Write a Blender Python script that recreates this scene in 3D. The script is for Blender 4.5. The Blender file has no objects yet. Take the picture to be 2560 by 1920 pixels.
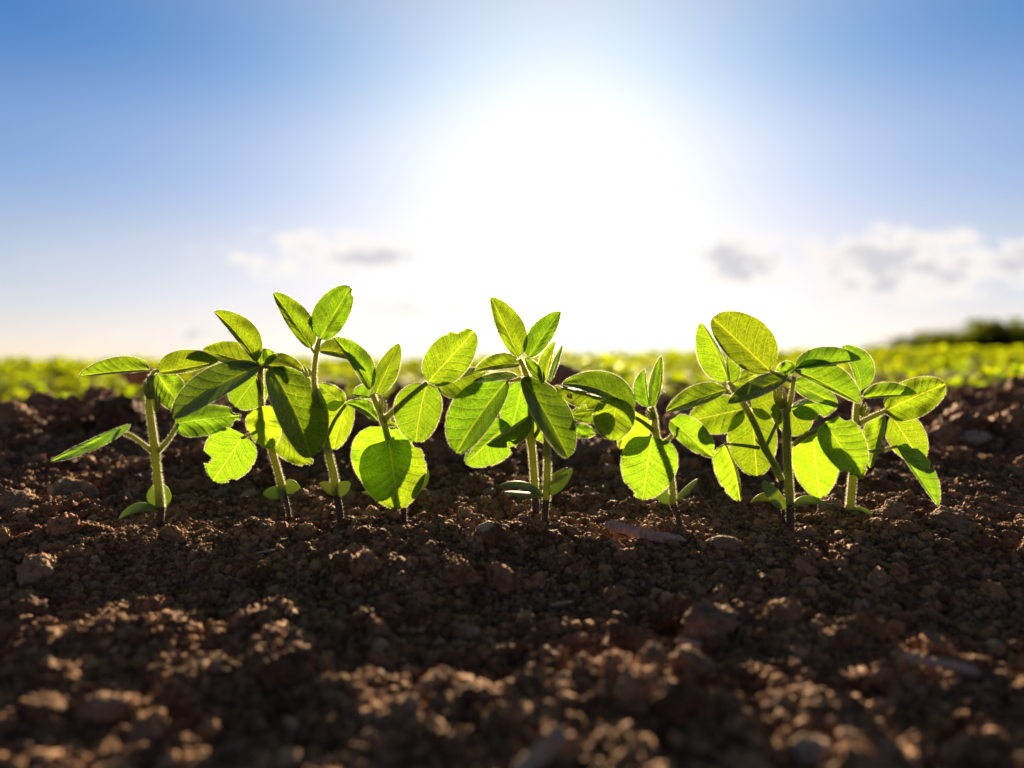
import bpy, math, random
import numpy as np
from mathutils import Vector
R = math.radians
random.seed(7); rng = np.random.default_rng(7)
S = bpy.context.scene
COL = S.collection

# ------------------------------------------------------------------ camera
W0, H0, HOR = 2560.0, 1920.0, 912.0
LENS = 25.7
F = LENS / 36.0 * W0                     # focal length in photo pixels
CAMH = 0.108
PITCH = math.atan((H0 / 2 - HOR) / F)
cam = bpy.data.cameras.new('camera'); cam_o = bpy.data.objects.new('camera', cam); COL.objects.link(cam_o)
cam.lens = LENS; cam.clip_start = 0.01; cam.clip_end = 3000
cam_o.location = (0, 0, CAMH); cam_o.rotation_euler = (R(90) - PITCH, 0, 0)
cam.dof.use_dof = True; cam.dof.focus_distance = 0.478; cam.dof.aperture_fstop = 3.0
cam.dof.aperture_blades = 9
S.camera = cam_o

# ------------------------------------------------------------------ light and sky
SUN_AZ, SUN_EL = 3.7, 14.0
sund = bpy.data.lights.new('sun', 'SUN'); sun_o = bpy.data.objects.new('sun', sund); COL.objects.link(sun_o)
sund.energy = 5.0; sund.angle = R(0.53); sund.color = (1.0, 0.78, 0.48)
SDIR = Vector((math.sin(R(SUN_AZ)) * math.cos(R(SUN_EL)), math.cos(R(SUN_AZ)) * math.cos(R(SUN_EL)), math.sin(R(SUN_EL))))
sun_o.rotation_euler = SDIR.to_track_quat('Z', 'Y').to_euler()
sun_o.location = (0, 0, 5)
S.view_settings.view_transform = 'Standard'; S.view_settings.look = 'None'
S.view_settings.exposure = 1.6; S.view_settings.gamma = 1

class NT:
    """small helper to write node graphs"""
    def __init__(s, nt): s.nt = nt
    def n(s, t, **k):
        o = s.nt.nodes.new(t)
        for a, b in k.items(): setattr(o, a, b)
        return o
    def put(s, sock, v):
        if v is None: return
        if hasattr(v, 'is_linked') or hasattr(v, 'links'): s.nt.links.new(v, sock)
        elif isinstance(v, (tuple, list)) and len(v) == 3 and sock.type == 'RGBA': sock.default_value = (*v, 1)
        else: sock.default_value = v
    def m(s, op, a, b=None, c=None, clamp=False):
        o = s.n('ShaderNodeMath', operation=op, use_clamp=clamp)
        for i, v in enumerate((a, b, c)): s.put(o.inputs[i], v)
        return o.outputs[0]
    def vm(s, op, a, b=None, out=0):
        o = s.n('ShaderNodeVectorMath', operation=op)
        s.put(o.inputs[0], a); s.put(o.inputs[1], b)
        return o.outputs[out]
    def mix(s, f, a, b, mode='MIX'):
        o = s.n('ShaderNodeMix', data_type='RGBA', blend_type=mode)
        s.put(o.inputs[0], f); s.put(o.inputs[6], a); s.put(o.inputs[7], b)
        return o.outputs[2]
    def step(s, x, a, b):                       # smooth step a..b -> 0..1
        o = s.n('ShaderNodeMapRange', interpolation_type='SMOOTHSTEP')
        s.put(o.inputs[0], x); o.inputs[1].default_value = a; o.inputs[2].default_value = b
        return o.outputs[0]
    def noise(s, v, scale, detail=4, rough=.55, out='Fac'):
        o = s.n('ShaderNodeTexNoise')
        s.put(o.inputs['Vector'], v); s.put(o.inputs['Scale'], scale)
        o.inputs['Detail'].default_value = detail; o.inputs['Roughness'].default_value = rough
        return o.outputs[out]

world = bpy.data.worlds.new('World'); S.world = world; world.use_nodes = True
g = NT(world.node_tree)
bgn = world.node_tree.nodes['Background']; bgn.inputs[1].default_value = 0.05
sky = g.n('ShaderNodeTexSky', sky_type='NISHITA', sun_disc=False, sun_elevation=R(SUN_EL), sun_rotation=R(SUN_AZ),
          air_density=0.6, dust_density=0.3, ozone_density=6.0)
tc = g.n('ShaderNodeTexCoord'); dirv = g.vm('NORMALIZE', tc.outputs['Generated'])
sep = g.n('ShaderNodeSeparateXYZ'); g.put(sep.inputs[0], dirv)
dx, dy, dz = sep.outputs
ramp = g.n('ShaderNodeValToRGB'); cr = ramp.color_ramp; cr.interpolation = 'EASE'
STOPS = [(0.0, (4.0, 1.9, 1.02)), (.117, (3.4, 1.95, 1.32)), (.25, (1.9, 1.6, 1.6)), (.38, (.25, 1.0, 1.45)), (.60, (3.1, 1.65, .78)), (1.0, (3.9, 1.75, .6))]
while len(cr.elements) < len(STOPS): cr.elements.new(.5)
for e_, (q_, c_) in zip(cr.elements, STOPS): e_.position = q_; e_.color = tuple(x / 4.2 for x in c_) + (1,)
g.put(ramp.inputs[0], dz)
tint = g.vm('MULTIPLY', ramp.outputs[0], (4.2, 4.2, 4.2))
base = g.mix(1.0, sky.outputs[0], tint, 'MULTIPLY')
cosang = g.vm('DOT_PRODUCT', dirv, tuple(SDIR), out=1)
ang = g.m('MULTIPLY', g.m('ARCCOSINE', g.m('MINIMUM', cosang, 0.99999)), 57.2958)
def gauss(x, sig, amp): return g.m('MULTIPLY', g.m('EXPONENT', g.m('MULTIPLY', g.m('POWER', g.m('DIVIDE', x, sig), 2.0), -1.0)), amp)
g1 = g.m('MULTIPLY', g.m('EXPONENT', g.m('DIVIDE', ang, -6.0)), 32.0)
g2 = g.m('MULTIPLY', g.m('EXPONENT', g.m('DIVIDE', ang, -15.0)), 8.0)
def scaled(col, f):
    o = g.n('ShaderNodeVectorMath', operation='SCALE'); o.inputs[0].default_value = col; g.put(o.inputs['Scale'], f); return o.outputs[0]
col = g.vm('ADD', g.vm('ADD', base, scaled((1.0, 0.93, 0.86), g1)), scaled((.74, .86, 1.0), g2))
# clouds low over the horizon, laid out by direction in the sky
def scaled_by(v_, f):
    o = g.n('ShaderNodeVectorMath', operation='SCALE'); g.put(o.inputs[0], v_); g.put(o.inputs['Scale'], f); return o.outputs[0]
front = g.m('MAXIMUM', dy, 0.05)
cu = g.m('DIVIDE', dx, front); cw = g.m('DIVIDE', dz, front)
cv = g.n('ShaderNodeCombineXYZ'); g.put(cv.inputs[0], cu); g.put(cv.inputs[1], g.m('MULTIPLY', cw, 1.9))
wn = g.noise(cv.outputs[0], 19.0, 6, .66)
wn2 = g.noise(cv.outputs[0], 5.0, 3, .5)
CL = [(925, 640, 95, 24, 1.0), (845, 640, 250, 55, .36), (1040, 772, 120, 22, .45), (520, 838, 150, 16, .5),
      (1850, 660, 95, 62, .75), (2230, 668, 200, 70, .72), (2530, 655, 120, 42, .8), (1700, 560, 60, 20, .1), (600, 640, 30, 20, .3)]
tot = None
for (px, py, rx, ry, am) in CL:
    a = g.m('DIVIDE', g.m('SUBTRACT', cu, (px - 1280) / F), rx / F)
    b = g.m('DIVIDE', g.m('SUBTRACT', cw, (HOR - py) / F), ry / F)
    r2 = g.m('ADD', g.m('MULTIPLY', a, a), g.m('MULTIPLY', b, b))
    e = g.m('MULTIPLY', g.m('EXPONENT', g.m('MULTIPLY', r2, -0.8)), am)
    tot = e if tot is None else g.m('MAXIMUM', tot, e)
dens = g.m('ADD', tot, g.m('MULTIPLY', g.m('SUBTRACT', wn, 0.5), g.m('MULTIPLY', g.m('MINIMUM', g.m('MULTIPLY', tot, 3.0), 1.0), 2.5)))
halo = g.step(dens, 0.08, 0.30); core = g.step(dens, 0.34, 0.74)
isfront = g.step(dy, 0.2, 0.3)
col = g.mix(g.m('MULTIPLY', g.m('MULTIPLY', halo, 0.8), isfront), col, (20.0, 17.0, 14.5))
col = g.mix(g.m('MULTIPLY', g.m('MULTIPLY', core, 0.82), isfront), col, (6.4, 6.8, 8.2))
# thin broken veil above the horizon
veil = g.m('MULTIPLY', g.step(wn2, 0.45, 0.7), g.m('MULTIPLY', g.step(cw, 0.22, 0.06), 0.32))
col = g.mix(g.m('MULTIPLY', veil, isfront), col, (10.5, 10.2, 10.6))
# bright parts of the sky roll off gently
MX = 9.4
sc_ = g.n('ShaderNodeSeparateColor'); g.put(sc_.inputs[0], col); cc_ = g.n('ShaderNodeCombineColor')
for q_ in range(3): g.put(cc_.inputs[q_], g.m('MULTIPLY', g.m('SUBTRACT', 1.0, g.m('EXPONENT', g.m('DIVIDE', sc_.outputs[q_], -MX))), MX))
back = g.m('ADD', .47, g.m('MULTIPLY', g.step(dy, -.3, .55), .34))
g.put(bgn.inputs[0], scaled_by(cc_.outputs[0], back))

# ------------------------------------------------------------------ helpers
def tag(o, label=None, cat=None, group=None, kind=None):
    if label: o['label'] = label
    if cat: o['category'] = cat
    if group: o['group'] = group
    if kind: o['kind'] = kind
    return o
def link(o, parent=None):
    COL.objects.link(o)
    if parent is not None: o.parent = parent
    return o
def empty(name, loc):
    o = bpy.data.objects.new(name, None); o.location = loc; o.empty_display_size = .01
    return link(o)
def mesh_obj(name, v, f, mats, parent=None, mi=None, uv=None, met=None, smooth=True, origin=None):
    """v: (n,3) array in world space, f: list of index tuples, uv/met: per-vertex 2d values"""
    v = np.asarray(v, dtype=np.float64)
    if parent is not None: v = v - np.array(parent.location)
    me = bpy.data.meshes.new(name)
    if isinstance(f, np.ndarray):
        k = f.shape[1]; me.vertices.add(len(v)); me.vertices.foreach_set('co', v.astype(np.float32).ravel())
        me.loops.add(f.size); me.loops.foreach_set('vertex_index', f.astype(np.int32).ravel())
        me.polygons.add(len(f)); me.polygons.foreach_set('loop_start', np.arange(0, f.size, k, dtype=np.int32))
        me.update(calc_edges=True)
    else:
        me.from_pydata([tuple(p) for p in v], [], f)
    for m in (mats if isinstance(mats, (list, tuple)) else [mats]): me.materials.append(m)
    if mi is not None: me.polygons.foreach_set('material_index', np.asarray(mi, dtype=np.int32))
    if smooth: me.polygons.foreach_set('use_smooth', np.ones(len(me.polygons), dtype=bool))
    for nm, arr in (('leaf_st', uv), ('leaf_cm', met)):
        if arr is None: continue
        at = me.attributes.new(nm, 'FLOAT2', 'POINT'); at.data.foreach_set('vector', np.asarray(arr, dtype=np.float32).ravel())
    me.update()
    o = bpy.data.objects.new(name, me)
    return link(o, parent)
SP, CP = math.sin(PITCH), math.cos(PITCH)
def ground_y(px, py):
    """distance at which the ground is seen under a photo pixel"""
    ys = np.linspace(.15, .75, 1500); q = unproj(np.full(1500, px), np.full(1500, py), ys)
    d = q[:, 2] - height(q[:, 0], q[:, 1]); i = np.argmax(d < 0)
    return float(ys[i]) if d.min() < 0 else .6
def unproj(px, py, y):
    """photo pixel + distance (world y) -> world point"""
    px = np.asarray(px, float); py = np.asarray(py, float)
    a = (px - W0 / 2) / F; b = -(py - H0 / 2) / F
    ry = CP + b * SP; rz = -SP + b * CP
    t = y / ry
    return np.stack([a * t, ry * t, CAMH + rz * t], -1)

# gradient noise in numpy
_p = rng.permutation(512); _g = rng.normal(size=(512, 3)); _g /= np.linalg.norm(_g, axis=1)[:, None]
def pn(x, y, z=0.0):
    x, y, z = np.broadcast_arrays(np.asarray(x, float), y, z)
    xi, yi, zi = np.floor(x).astype(int), np.floor(y).astype(int), np.floor(z).astype(int)
    xf, yf, zf = x - xi, y - yi, z - zi
    fd = lambda t: t * t * t * (t * (t * 6 - 15) + 10)
    u, v, w = fd(xf), fd(yf), fd(zf); out = 0
    for i in (0, 1):
        for j in (0, 1):
            for k in (0, 1):
                h = _g[(_p[(_p[(_p[(xi + i) & 511] + yi + j) & 511] + zi + k) & 511])]
                d = h[..., 0] * (xf - i) + h[..., 1] * (yf - j) + h[..., 2] * (zf - k)
                out = out + d * (u if i else 1 - u) * (v if j else 1 - v) * (w if k else 1 - w)
    return out * 1.6
def fbm(x, y, z=0.0, o=4, r=.5):
    s = 0; a = 1
    for i in range(o): s = s + a * pn(x * 2 ** i + i * 17.3, y * 2 ** i + i * 5.1, z * 2 ** i + i * 3.7); a *= r
    return s

# ------------------------------------------------------------------ materials
def newmat(name):
    m = bpy.data.materials.new(name); m.use_nodes = True
    m.node_tree.nodes.clear(); k = NT(m.node_tree)
    out = k.n('ShaderNodeOutputMaterial')
    return m, k, out
def soil_mat(name, c0, c1, bump=.0012, island=False, fine=900.0, pale=(0.50, 0.36, 0.27)):
    m, k, out = newmat(name)
    geo = k.n('ShaderNodeNewGeometry'); pos = geo.outputs['Position']
    oi = k.n('ShaderNodeObjectInfo')
    n1 = k.noise(pos, 55.0, 4, .6); n2 = k.noise(pos, fine, 4, .65); n3 = k.noise(pos, 9.0, 3, .5)
    f = k.m('ADD', k.m('MULTIPLY', n1, .5), k.m('MULTIPLY', n2, .5))
    if island: f = k.m('ADD', k.m('MULTIPLY', f, .7), k.m('MULTIPLY', oi.outputs['Random'], .3))
    c = k.mix(k.step(f, .32, .68), c0, c1)
    c = k.mix(k.m('MULTIPLY', k.step(n3, .5, .75), .35), c, (c1[0] * 1.1, c1[1] * 1.02, c1[2]))
    if island: c = k.mix(k.m('MULTIPLY', k.step(oi.outputs['Random'], .93, 1.0), .45), c, pale)
    b = k.n('ShaderNodeBsdfPrincipled'); k.put(b.inputs['Base Color'], c)
    b.inputs['Roughness'].default_value = .8; b.inputs['Specular IOR Level'].default_value = .2; b.inputs['Specular Tint'].default_value = (1, .7, .5, 1)
    bp = k.n('ShaderNodeBump'); bp.inputs['Strength'].default_value = .9; bp.inputs['Distance'].default_value = bump
    v = k.n('ShaderNodeTexVoronoi'); k.put(v.inputs['Vector'], pos); v.inputs['Scale'].default_value = fine * .55
    h = k.m('SUBTRACT', k.noise(pos, fine * .5, 5, .7), k.m('MULTIPLY', v.outputs['Distance'], .5))
    k.put(bp.inputs['Height'], h); k.put(b.inputs['Normal'], bp.outputs[0]); k.put(out.inputs[0], b.outputs[0])
    return m
M_SOIL = soil_mat('soil', (.10, .053, .033), (.28, .158, .095))
M_CRUMB = soil_mat('soil_crumb', (.13, .066, .039), (.44, .245, .140), island=True)
M_CLOD = soil_mat('clod_soil', (.155, .09, .06), (.42, .265, .175), bump=.0016, fine=650.0)
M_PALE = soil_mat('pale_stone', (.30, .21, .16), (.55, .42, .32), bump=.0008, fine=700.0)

def leaf_mat(name, top, trans, vein, vbright=.8, detail=True):
    m, k, out = newmat(name)
    oi = k.n('ShaderNodeObjectInfo'); rnd = oi.outputs['Random']
    hs = k.n('ShaderNodeHueSaturation')
    if detail:
        st = k.n('ShaderNodeAttribute', attribute_name='leaf_st'); cm = k.n('ShaderNodeAttribute', attribute_name='leaf_cm')
        s2 = k.n('ShaderNodeSeparateXYZ'); k.put(s2.inputs[0], cm.outputs['Vector']); x, y = s2.outputs[0], s2.outputs[1]
        wob = k.m('MULTIPLY', k.m('SUBTRACT', k.noise(cm.outputs['Vector'], 5.0, 2), .5), .05)
        ax = k.m('ABSOLUTE', x)
        # side veins: leave the midrib every 1/9 of the length, run out and forward
        sgn = k.m('MULTIPLY', k.m('SIGN', x), .22)
        q = k.m('MULTIPLY', k.m('ADD', k.m('SUBTRACT', y, k.m('MULTIPLY', ax, .85)), k.m('ADD', wob, k.m('MULTIPLY', k.m('MULTIPLY', ax, ax), .75))), k.m('ADD', 6.4, k.m('MULTIPLY', k.m('FRACT', k.m('MULTIPLY', rnd, 3.7)), 1.6)))
        q = k.m('ADD', q, sgn)
        tri = k.m('ABSOLUTE', k.m('SUBTRACT', k.m('FRACT', q), .5))          # .5 at a vein, 0 between
        side = k.step(tri, .45, .488)
        quilt = k.m('SUBTRACT', 1.0, k.m('MULTIPLY', k.m('POWER', k.m('MULTIPLY', tri, 2.0), 3.0), 1.0))
        mid = k.step(ax, .016, .006)
        vo = k.n('ShaderNodeTexVoronoi', feature='DISTANCE_TO_EDGE'); k.put(vo.inputs['Vector'], cm.outputs['Vector']); vo.inputs['Scale'].default_value = 17.0
        net = k.m('MULTIPLY', k.step(vo.outputs['Distance'], .07, .02), .6)
        vo2 = k.n('ShaderNodeTexVoronoi', feature='DISTANCE_TO_EDGE'); k.put(vo2.inputs['Vector'], cm.outputs['Vector']); vo2.inputs['Scale'].default_value = 48.0
        net2 = k.m('MULTIPLY', k.step(vo2.outputs['Distance'], .12, .03), .15)
        v = k.m('MAXIMUM', k.m('MAXIMUM', k.m('MULTIPLY', side, .75), mid), k.m('MAXIMUM', net, net2))
        blot = k.noise(cm.outputs['Vector'], 3.5, 3, .6)
        spots = k.step(k.noise(cm.outputs['Vector'], 30.0, 1, .5), .79, .83)
        # the flush between the veins is a deeper green along each side vein
        tcol = k.mix(k.m('MULTIPLY', k.step(tri, .10, .44), k.m('MULTIPLY', blot, 1.1)), trans, tuple(c * q2 for c, q2 in zip(trans, (.38, .60, .5))))
        tcol = k.mix(k.m('MULTIPLY', k.step(blot, .45, .75), .35), tcol, tuple(c * q2 for c, q2 in zip(trans, (.6, .8, .6))))
        tcol = k.mix(k.m('MULTIPLY', v, vbright), tcol, vein)
        tcol = k.mix(k.m('MULTIPLY', spots, .75), tcol, (.05, .05, .005))
        dcol = k.mix(k.m('MULTIPLY', k.m('MAXIMUM', side, mid), .45), top, tuple(min(1, c * 2.2) for c in top))
        dcol = k.mix(k.m('MULTIPLY', blot, .4), dcol, tuple(c * .6 for c in top))
    else:
        geo = k.n('ShaderNodeNewGeometry'); nz = k.step(k.noise(geo.outputs['Position'], 260.0, 3, .6), .5, .72)
        tcol = k.mix(k.m('MULTIPLY', nz, .6), trans, (trans[0], trans[1] * .62, trans[2] * .4)); dcol = k.mix(k.m('MULTIPLY', nz, .55), top, (top[0] * 1.1, top[1] * .7, top[2] * .5))
    def vary(c):
        h = k.n('ShaderNodeHueSaturation'); k.put(h.inputs['Color'], c)
        k.put(h.inputs['Hue'], k.m('ADD', .478, k.m('MULTIPLY', rnd, .040)))
        k.put(h.inputs['Value'], k.m('ADD', .74, k.m('MULTIPLY', k.m('FRACT', k.m('MULTIPLY', rnd, 7.3)), .46)))
        return h.outputs[0]
    tcol = vary(tcol); dcol = vary(dcol)
    pb = k.n('ShaderNodeBsdfPrincipled'); k.put(pb.inputs['Base Color'], dcol); pb.inputs['Roughness'].default_value = .42
    pb.inputs['Specular IOR Level'].default_value = .22
    pb.inputs['Sheen Weight'].default_value = .04; pb.inputs['Sheen Roughness'].default_value = .4
    tr = k.n('ShaderNodeBsdfTranslucent'); k.put(tr.inputs['Color'], tcol)
    if detail:
        bp = k.n('ShaderNodeBump'); bp.inputs['Strength'].default_value = .6; bp.inputs['Distance'].default_value = .00045
        hh = k.m('ADD', quilt, k.m('ADD', k.m('MULTIPLY', k.m('MINIMUM', vo.outputs['Distance'], .3), .5), k.m('MULTIPLY', mid, -.4)))
        k.put(bp.inputs['Height'], hh); k.put(pb.inputs['Normal'], bp.outputs[0]); k.put(tr.inputs['Normal'], bp.outputs[0])
    mx = k.n('ShaderNodeMixShader'); mx.inputs[0].default_value = .62
    k.put(mx.inputs[1], pb.outputs[0]); k.put(mx.inputs[2], tr.outputs[0]); k.put(out.inputs[0], mx.outputs[0])
    return m
M_LEAF = leaf_mat('leaf', (.022, .095, .020), (.165, .305, .002), (.48, .56, .04))
M_LEAF_OLD = leaf_mat('older_leaf', (.024, .100, .036), (.225, .42, .002), (.56, .68, .06))
M_COTY = leaf_mat('seed_leaf', (.34, .48, .20), (.32, .40, .06), (.3, .5, .1), detail=False)
M_BGLEAF = leaf_mat('far_leaf', (.045, .14, .018), (.46, .62, .006), (.5, .8, .1), detail=False)
M_BUSH = leaf_mat('bush_leaf', (.03, .065, .008), (.10, .145, .004), (.2, .3, .02), detail=False)

def hair_mat(name, c, t):
    m, k, out = newmat(name)
    tr = k.n('ShaderNodeBsdfTranslucent'); tr.inputs[0].default_value = (*t, 1)
    rf = k.n('ShaderNodeBsdfRefraction'); rf.inputs['Color'].default_value = (*c, 1); rf.inputs['Roughness'].default_value = .62; rf.inputs['IOR'].default_value = 1.06
    mx = k.n('ShaderNodeMixShader'); mx.inputs[0].default_value = .6
    k.put(mx.inputs[1], tr.outputs[0]); k.put(mx.inputs[2], rf.outputs[0]); k.put(out.inputs[0], mx.outputs[0])
    return m
M_HAIR = hair_mat('plant_hair', (1.0, .97, .80), (.95, .92, .70))
def stem_mat(name, c, tcol, f=.25):
    m, k, out = newmat(name)
    geo = k.n('ShaderNodeNewGeometry')
    st = k.n('ShaderNodeMapping'); k.put(st.inputs[0], geo.outputs['Position']); st.inputs['Scale'].default_value = (1, 1, .12)
    n = k.noise(st.outputs[0], 900.0, 3, .6)
    cc = k.mix(k.step(n, .35, .7), c, tuple(x * 1.8 for x in c))
    b = k.n('ShaderNodeBsdfPrincipled'); k.put(b.inputs['Base Color'], cc); b.inputs['Roughness'].default_value = .55
    b.inputs['Subsurface Weight'].default_value = 0.0
    b.inputs['Sheen Weight'].default_value = .4; b.inputs['Sheen Roughness'].default_value = .3
    tr = k.n('ShaderNodeBsdfTranslucent'); k.put(tr.inputs[0], tcol)
    mx = k.n('ShaderNodeMixShader'); mx.inputs[0].default_value = f
    k.put(mx.inputs[1], b.outputs[0]); k.put(mx.inputs[2], tr.outputs[0]); k.put(out.inputs[0], mx.outputs[0])
    return m
M_STEM = stem_mat('green_stem', (.11, .16, .035), (.60, .62, .09), .36)
M_BASE = stem_mat('purple_stem_base', (.045, .024, .022), (.1, .03, .03), .1)
M_STRAW = stem_mat('dry_straw', (.42, .27, .17), (.3, .2, .1), .1)
M_WOOD = stem_mat('weathered_wood', (.34, .22, .18), (.1, .1, .1), .0)

# ------------------------------------------------------------------ ground
def crest(x): return .90 + .05 * np.sin(x * 1.7 + .6) + .03 * np.sin(x * 5.1)
def sm(t): t = np.clip(t, 0, 1); return t * t * (3 - 2 * t)
def height(x, y, fine=True):
    x = np.asarray(x, float); y = np.asarray(y, float)
    cy = crest(x)
    z = -.017 * sm((.468 - y) / .085) - .085 * np.clip(.40 - y, 0, .4)
    z = z + .007 * sm((y - .49) / .05)
    hc = .050 + .006 * x * np.exp(-np.abs(x) * .3)
    up = np.clip((y - .54) / (cy - .54), 0, 1); up = up * (1.25 - .25 * up); up = np.minimum(up, 1); dn = 1 - sm((y - cy) / .5)
    z = z + hc * np.where(y < cy, up, dn)
    z = z + (.010) * np.clip(x + .15, 0, None) ** 1.0 * sm((y - .7) / .8) / (1 + .004 * np.abs(x))
    z = z - .058 * sm((y - cy) / .35) * (.45 + .55 * sm((.35 - x) / .9)) * np.exp(-y / 40)
    amp = np.where(y < .55, .35 + .55 * sm((.44 - y) / .07), 1.0) * np.exp(-y / 12) + .25 * np.exp(-y / 300)
    z = z + amp * .010 * fbm(x * 7, y * 7, 0, 4, .55)
    if fine:
        near = np.exp(-np.maximum(y - .3, 0) / 2.5)
        z = z + near * (.0052 * fbm(x * 38, y * 38, 2.0, 3, .6) + .0018 * np.abs(pn(x * 150, y * 150, 5.0)) + .0009 * np.abs(pn(x * 330, y * 330, 9.0)))
    return z
def axis(lo, hi, step, far_lo, far_hi, ratio=1.055):
    c = list(np.arange(lo, hi, step)); a = c[-1]; s = step
    while a < far_hi: s *= ratio; a += s; c.append(a)
    b = c[0]; s = step; L = []
    while b > far_lo: s *= ratio; b -= s; L.append(b)
    return np.array(L[::-1] + c)
gx = axis(-.85, .85, .0032, -900, 900); gy = axis(.10, 1.15, .0030, -3, 1200)
GX, GY = np.meshgrid(gx, gy); GZ = height(GX, GY)
nx, ny = len(gx), len(gy)
idx = np.arange(nx * ny).reshape(ny, nx)
fq = np.stack([idx[:-1, :-1], idx[:-1, 1:], idx[1:, 1:], idx[1:, :-1]], -1).reshape(-1, 4)
ground = mesh_obj('ground', np.stack([GX, GY, GZ], -1).reshape(-1, 3), fq, M_SOIL)
tag(ground, kind='structure'); ground['label'] = 'dark brown tilled soil of the field'

# soil crumbs: rounded crumbly grains as instances
def grain_group():
    ng = bpy.data.node_groups.new('soil_grains', 'GeometryNodeTree')
    ng.interface.new_socket('Geometry', in_out='INPUT', socket_type='NodeSocketGeometry')
    ng.interface.new_socket('Geometry', in_out='OUTPUT', socket_type='NodeSocketGeometry')
    k = NT(ng); gi = k.n('NodeGroupInput'); go = k.n('NodeGroupOutput')
    def protos(sub, count, seed, amp, freq):
        join = k.n('GeometryNodeJoinGeometry')
        for i in range(count):
            ico = k.n('GeometryNodeMeshIcoSphere'); ico.inputs['Radius'].default_value = 1; ico.inputs['Subdivisions'].default_value = sub
            sp = k.n('GeometryNodeSetPosition')
            pos = k.n('GeometryNodeInputPosition').outputs[0]
            add = k.vm('ADD', pos, (seed + i * 7.1, i * 3.3, i * 11.7))
            n1 = k.noise(add, freq, 2, .5, 'Color'); n2 = k.noise(add, freq * 4.2, 4, .7)
            off = k.vm('SUBTRACT', n1, (.5, .5, .5))
            sc = k.n('ShaderNodeVectorMath', operation='SCALE'); k.put(sc.inputs[0], off); sc.inputs['Scale'].default_value = amp * 2.2
            fac = k.m('MULTIPLY', k.m('SUBTRACT', n2, .5), amp * 1.1)
            s2 = k.n('ShaderNodeVectorMath', operation='SCALE'); k.put(s2.inputs[0], pos); k.put(s2.inputs['Scale'], fac)
            k.put(sp.inputs['Offset'], k.vm('ADD', sc.outputs[0], s2.outputs[0])); k.put(sp.inputs['Geometry'], ico.outputs[0])
            ss = k.n('GeometryNodeSetShadeSmooth'); k.put(ss.inputs['Geometry'], sp.outputs[0])
            mt = k.n('GeometryNodeSetMaterial'); mt.inputs['Material'].default_value = M_CRUMB; k.put(mt.inputs['Geometry'], ss.outputs[0])
            gi2 = k.n('GeometryNodeGeometryToInstance'); k.put(gi2.inputs[0], mt.outputs[0]); k.put(join.inputs[0], gi2.outputs[0])
        return join.outputs[0]
    def attr(nm, typ):
        a = k.n('GeometryNodeInputNamedAttribute', data_type=typ); a.inputs['Name'].default_value = nm; return a.outputs['Attribute']
    outj = k.n('GeometryNodeJoinGeometry')
    for big, (sub, cnt, amp, fr) in enumerate(((3, 8, .85, 1.25), (5, 6, .72, 1.5))):
        sepg = k.n('GeometryNodeSeparateGeometry', domain='POINT')
        k.put(sepg.inputs[0], gi.outputs[0])
        cmpn = k.n('FunctionNodeCompare', data_type='FLOAT', operation='GREATER_THAN')
        k.put(cmpn.inputs[0], attr('big', 'FLOAT')); cmpn.inputs[1].default_value = .5
        k.put(sepg.inputs[1], cmpn.outputs[0])
        mp = k.n('GeometryNodeMeshToPoints'); k.put(mp.inputs[0], sepg.outputs[0 if big else 1])
        iop = k.n('GeometryNodeInstanceOnPoints'); k.put(iop.inputs['Points'], mp.outputs[0])
        k.put(iop.inputs['Instance'], protos(sub, cnt, 3.1 + big * 31, amp, fr)); iop.inputs['Pick Instance'].default_value = True
        k.put(iop.inputs['Instance Index'], attr('variant', 'INT'))
        k.put(iop.inputs['Rotation'], attr('turn', 'FLOAT_VECTOR')); k.put(iop.inputs['Scale'], attr('size', 'FLOAT_VECTOR'))
        k.put(outj.inputs[0], iop.outputs[0])
    k.put(go.inputs[0], outj.outputs[0])
    return ng
pts = []; 
def scatter(n, y0, y1, r0, r1, power, margin=.12, sink=.35, clump=0, bias=1.0):
    """n grains in the camera's wedge of ground, evenly per area"""
    y = np.sqrt(rng.random(n) * ((y1 + margin) ** 2 - (y0 + margin) ** 2) + (y0 + margin) ** 2) - margin
    x = (rng.random(n) * 2 - 1) * (.80 * y + margin)
    r = r0 * (r1 / r0) ** (rng.random(n) ** power)
    if clump:
        keep = rng.random(n) < np.clip(.35 + 1.1 * pn(x * clump, y * clump, 4.4) + .3, 0, 1)
        x, y, r = x[keep], y[keep], r[keep]
    z = height(x, y) + r * (1 - 2 * sink) * rng.random(len(x))
    pts.append(np.stack([x, y, z, r], -1))
scatter(125000, .13, .62, .0008, .0022, 1.0, .08)
scatter(26000, .13, .66, .0020, .0042, 1.3, .08, clump=14)
scatter(1500, .15, .66, .0040, .0080, 2.0, .08, clump=9)
scatter(40, .17, .50, .008, .011, 2.0, .08)
scatter(60000, .60, 1.35, .0012, .0036, 1.0)
scatter(16000, .60, 1.6, .0035, .0085, 1.4, clump=9)
scatter(1500, .62, 1.6, .008, .018, 1.6, clump=5)
scatter(110, .68, 1.4, .018, .030, 1.5)
scatter(16000, 1.4, 5.0, .005, .022, 1.8)
P = np.concatenate(pts)
gm = bpy.data.meshes.new('soil_crumbs'); gm.vertices.add(len(P)); gm.vertices.foreach_set('co', P[:, :3].astype(np.float32).ravel())
def pattr(nm, typ, arr, key='value'):
    a = gm.attributes.new(nm, typ, 'POINT'); a.data.foreach_set(key, arr.ravel())
r = P[:, 3]; sq = rng.uniform(.72, 1.25, (len(P), 3)); sq[:, 2] *= .85
pattr('size', 'FLOAT_VECTOR', (r[:, None] * sq).astype(np.float32), 'vector')
pattr('turn', 'FLOAT_VECTOR', (rng.random((len(P), 3)) * 6.283 * np.array([.15, .15, 1])).astype(np.float32), 'vector')
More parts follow.
